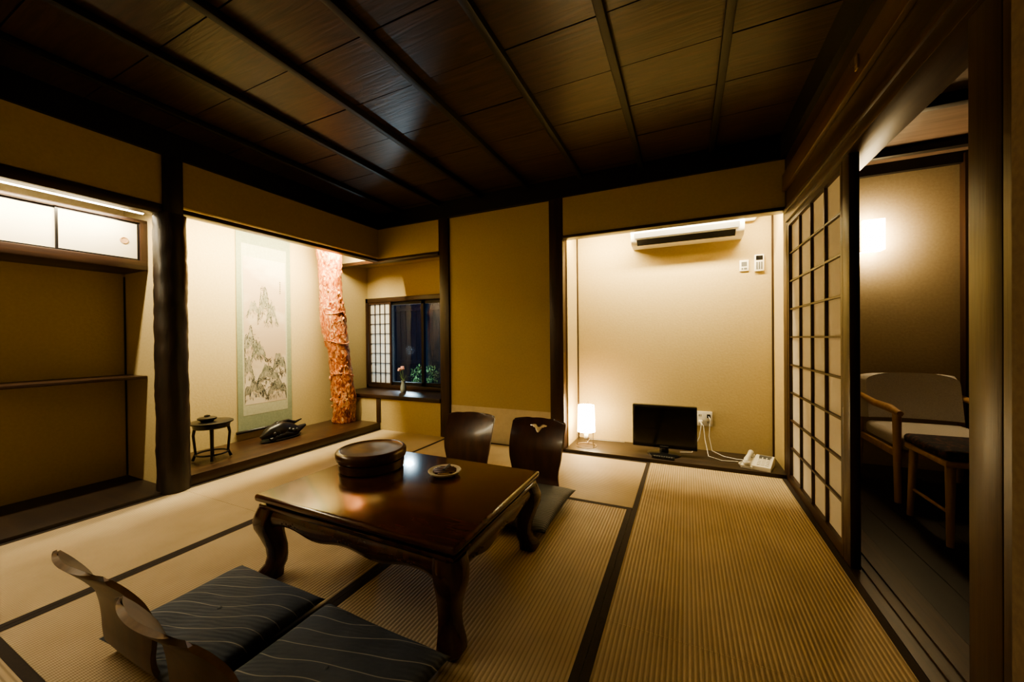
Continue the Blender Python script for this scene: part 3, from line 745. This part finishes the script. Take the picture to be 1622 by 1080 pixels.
# ------------------------------------------------------------------ garden
one('ground',-9,-1.5,3.86,9,-.15,0.0,soil)
b=MB('garden_fence')
for i in range(44):
    x=-8.0+i*.14; b.box(x,x+.125,6.2,6.23,0,2.6,fencem)
for z in (.5,1.6,2.5): b.box(-8,-1.8,6.16,6.20,z,z+.07,fencem)
b.done()
b=MB('garden_tree'); b.tube([(-4.35,5.6,0),(-4.33,5.58,.8),(-4.38,5.6,1.6),(-4.3,5.5,2.8)],[.11,.08,.075,.06],fencem,n=14)
b.tube([(-4.37,5.6,1.4),(-4.1,5.5,1.9),(-3.8,5.4,2.3)],[.04,.03,.015],fencem,n=8); b.done()
def shrub(name,cx_,cy_,cz,r,n,m):
    b=MB(name); q=random.Random(int(cx_*100))
    b.tube([(cx_,cy_,0),(cx_,cy_,cz)],.02,fencem,n=6)
    for i in range(n):
        v=Vector((q.gauss(0,1),q.gauss(0,1),q.gauss(0,1))).normalized()*r*q.uniform(.5,1); v.z*=.75
        c_=Vector((cx_,cy_,cz))+v; d=Vector((q.uniform(-1,1),q.uniform(-1,1),q.uniform(-.3,1))).normalized()*.06; e=d.cross(Vector((0,0,1))).normalized()*.013
        if c_.z<.01: continue
        b.add([c_,c_+d*.5+e,c_+d,c_+d*.5-e],[[0,1,2,3]],m)
    b.done(auto=False)
shrub('garden_shrub',-3.85,4.9,.40,.25,420,leafm); shrub('garden_shrub',-3.25,5.0,.34,.22,300,leafm); shrub('garden_shrub',-5.2,5.1,.4,.33,300,leafm)
b=MB('garden_rock')
for (cx_,cy_,r) in [(-4.25,4.4,.14),(-3.3,4.4,.12),(-4.55,4.9,.16),(-4.8,4.5,.2)]:
    t=bmesh.new(); bmesh.ops.create_icosphere(t,subdivisions=3,radius=r)
    for v in t.verts: v.co=v.co*(1+.3*noise.noise(v.co*9))+Vector((cx_,cy_,r*.5))
    b.join(t,stone,True)
b.done()
b=MB('garden_path_light'); b.tube([(-3.75,4.1,0),(-3.75,4.1,.12)],.02,black,n=10); b.lathe([(.05,0),(.02,.04),(0,.045)],(-3.75,4.1,.13),black,n=16); o=b.done()
point('garden_light',(-3.6,4.25,.85),38,(.75,.95,1),.06,o)

# ------------------------------------------------------------------ veranda furniture
b=MB('armchair')
ax0,ax1,ay0,ay1=1.12,1.68,2.98,3.60
for x in (ax0+.02,ax1-.02):
    b.tube([(x,ay0,0),(x,ay0+.01,.53)],[.016,.021],lightw,n=12); b.tube([(x,ay1-.06,0),(x,ay1-.10,.30),(x,ay1-.04,.62)],[.015,.02,.016],lightw,n=12)
    b.tube([(x,ay0-.03,.535),(x,ay0+.10,.55),(x,ay0+.3,.55),(x,ay1-.06,.58)],[.016,.024,.022,.016],lightw,n=12)
    b.box(x-.012,x+.012,ay0,ay1-.10,.27,.31,lightw,bev=.004)
b.box(ax0+.03,ax1-.03,ay0+.01,ay0+.035,.27,.31,lightw)
b.box(ax0+.035,ax1-.035,ay0+.0,ay1-.12,.31,.40,upho,bev=.03,seg=4)
def fnb(u,v):
    s=u*2-1; z=.42+.31*v; w=.25*(1 if v<.8 else (.92+.08*math.sqrt(max(0,1-((v-.8)/.2)**2))))
    return (1.40+s*w,3.51+.05*v-.045*s*s,z-.02*abs(s)**4*v)
b.sheet(fnb,24,16,.07,upho)
b.done()
stoolm=M('stool_cushion_fabric',(.02,.018,.03),(.14,.06,.05),rough=.9,scale=(45,45,45),lo=.5,hi=.7)
b=MB('stool')
for (x,y,dx,dy) in [(1.13,2.47,-.01,-.02),(1.13,2.78,-.01,.02),(1.50,2.47,.02,-.02),(1.50,2.78,.02,.02)]:
    b.tube([(x+dx,y+dy,0),(x,y,.39)],[.013,.019],lightw,n=12)
b.box(1.10,1.53,2.44,2.81,.375,.405,lightw,bev=.008); b.box(1.095,1.535,2.435,2.815,.405,.455,stoolm,bev=.022,seg=4)
b.tube([(1.13,2.47,.15),(1.13,2.78,.15)],.008,lightw,n=8); b.tube([(1.50,2.47,.15),(1.50,2.78,.15)],.008,lightw,n=8)
b.done()

b=MB('added_fill_lamp')  # made-up lamp out of view behind the camera, added as soft fill light
px,py=-1.05,-.12
b.lathe([(0,0),(.17,0),(.18,.02),(.18,.07),(.16,.08)],(px,py,2.262),fillm,n=40); b.lathe([(.16,0),(.18,0),(.18,.03),(.16,.03)],(px,py,2.345),woodX,n=40)
b.done()

w=bpy.data.worlds.new('World'); scene.world=w; w.use_nodes=True
nt=w.node_tree; bg=nt.nodes['Background']; bg.inputs[0].default_value=(.10,.18,.38,1); bg.inputs[1].default_value=1.2

cam=bpy.data.cameras.new('camera'); co=bpy.data.objects.new('camera',cam); COL.objects.link(co)
cam.sensor_width=36; cam.sensor_fit='HORIZONTAL'; cam.lens=36*592/1622; cam.clip_start=.02; cam.clip_end=100
R=Matrix.Rotation(.4354,4,'Z')@Matrix.Rotation(math.pi/2-.006324,4,'X')@Matrix.Rotation(-.01004,4,'Z')
co.matrix_world=Matrix.Translation((0,0,1.0))@R
scene.camera=co
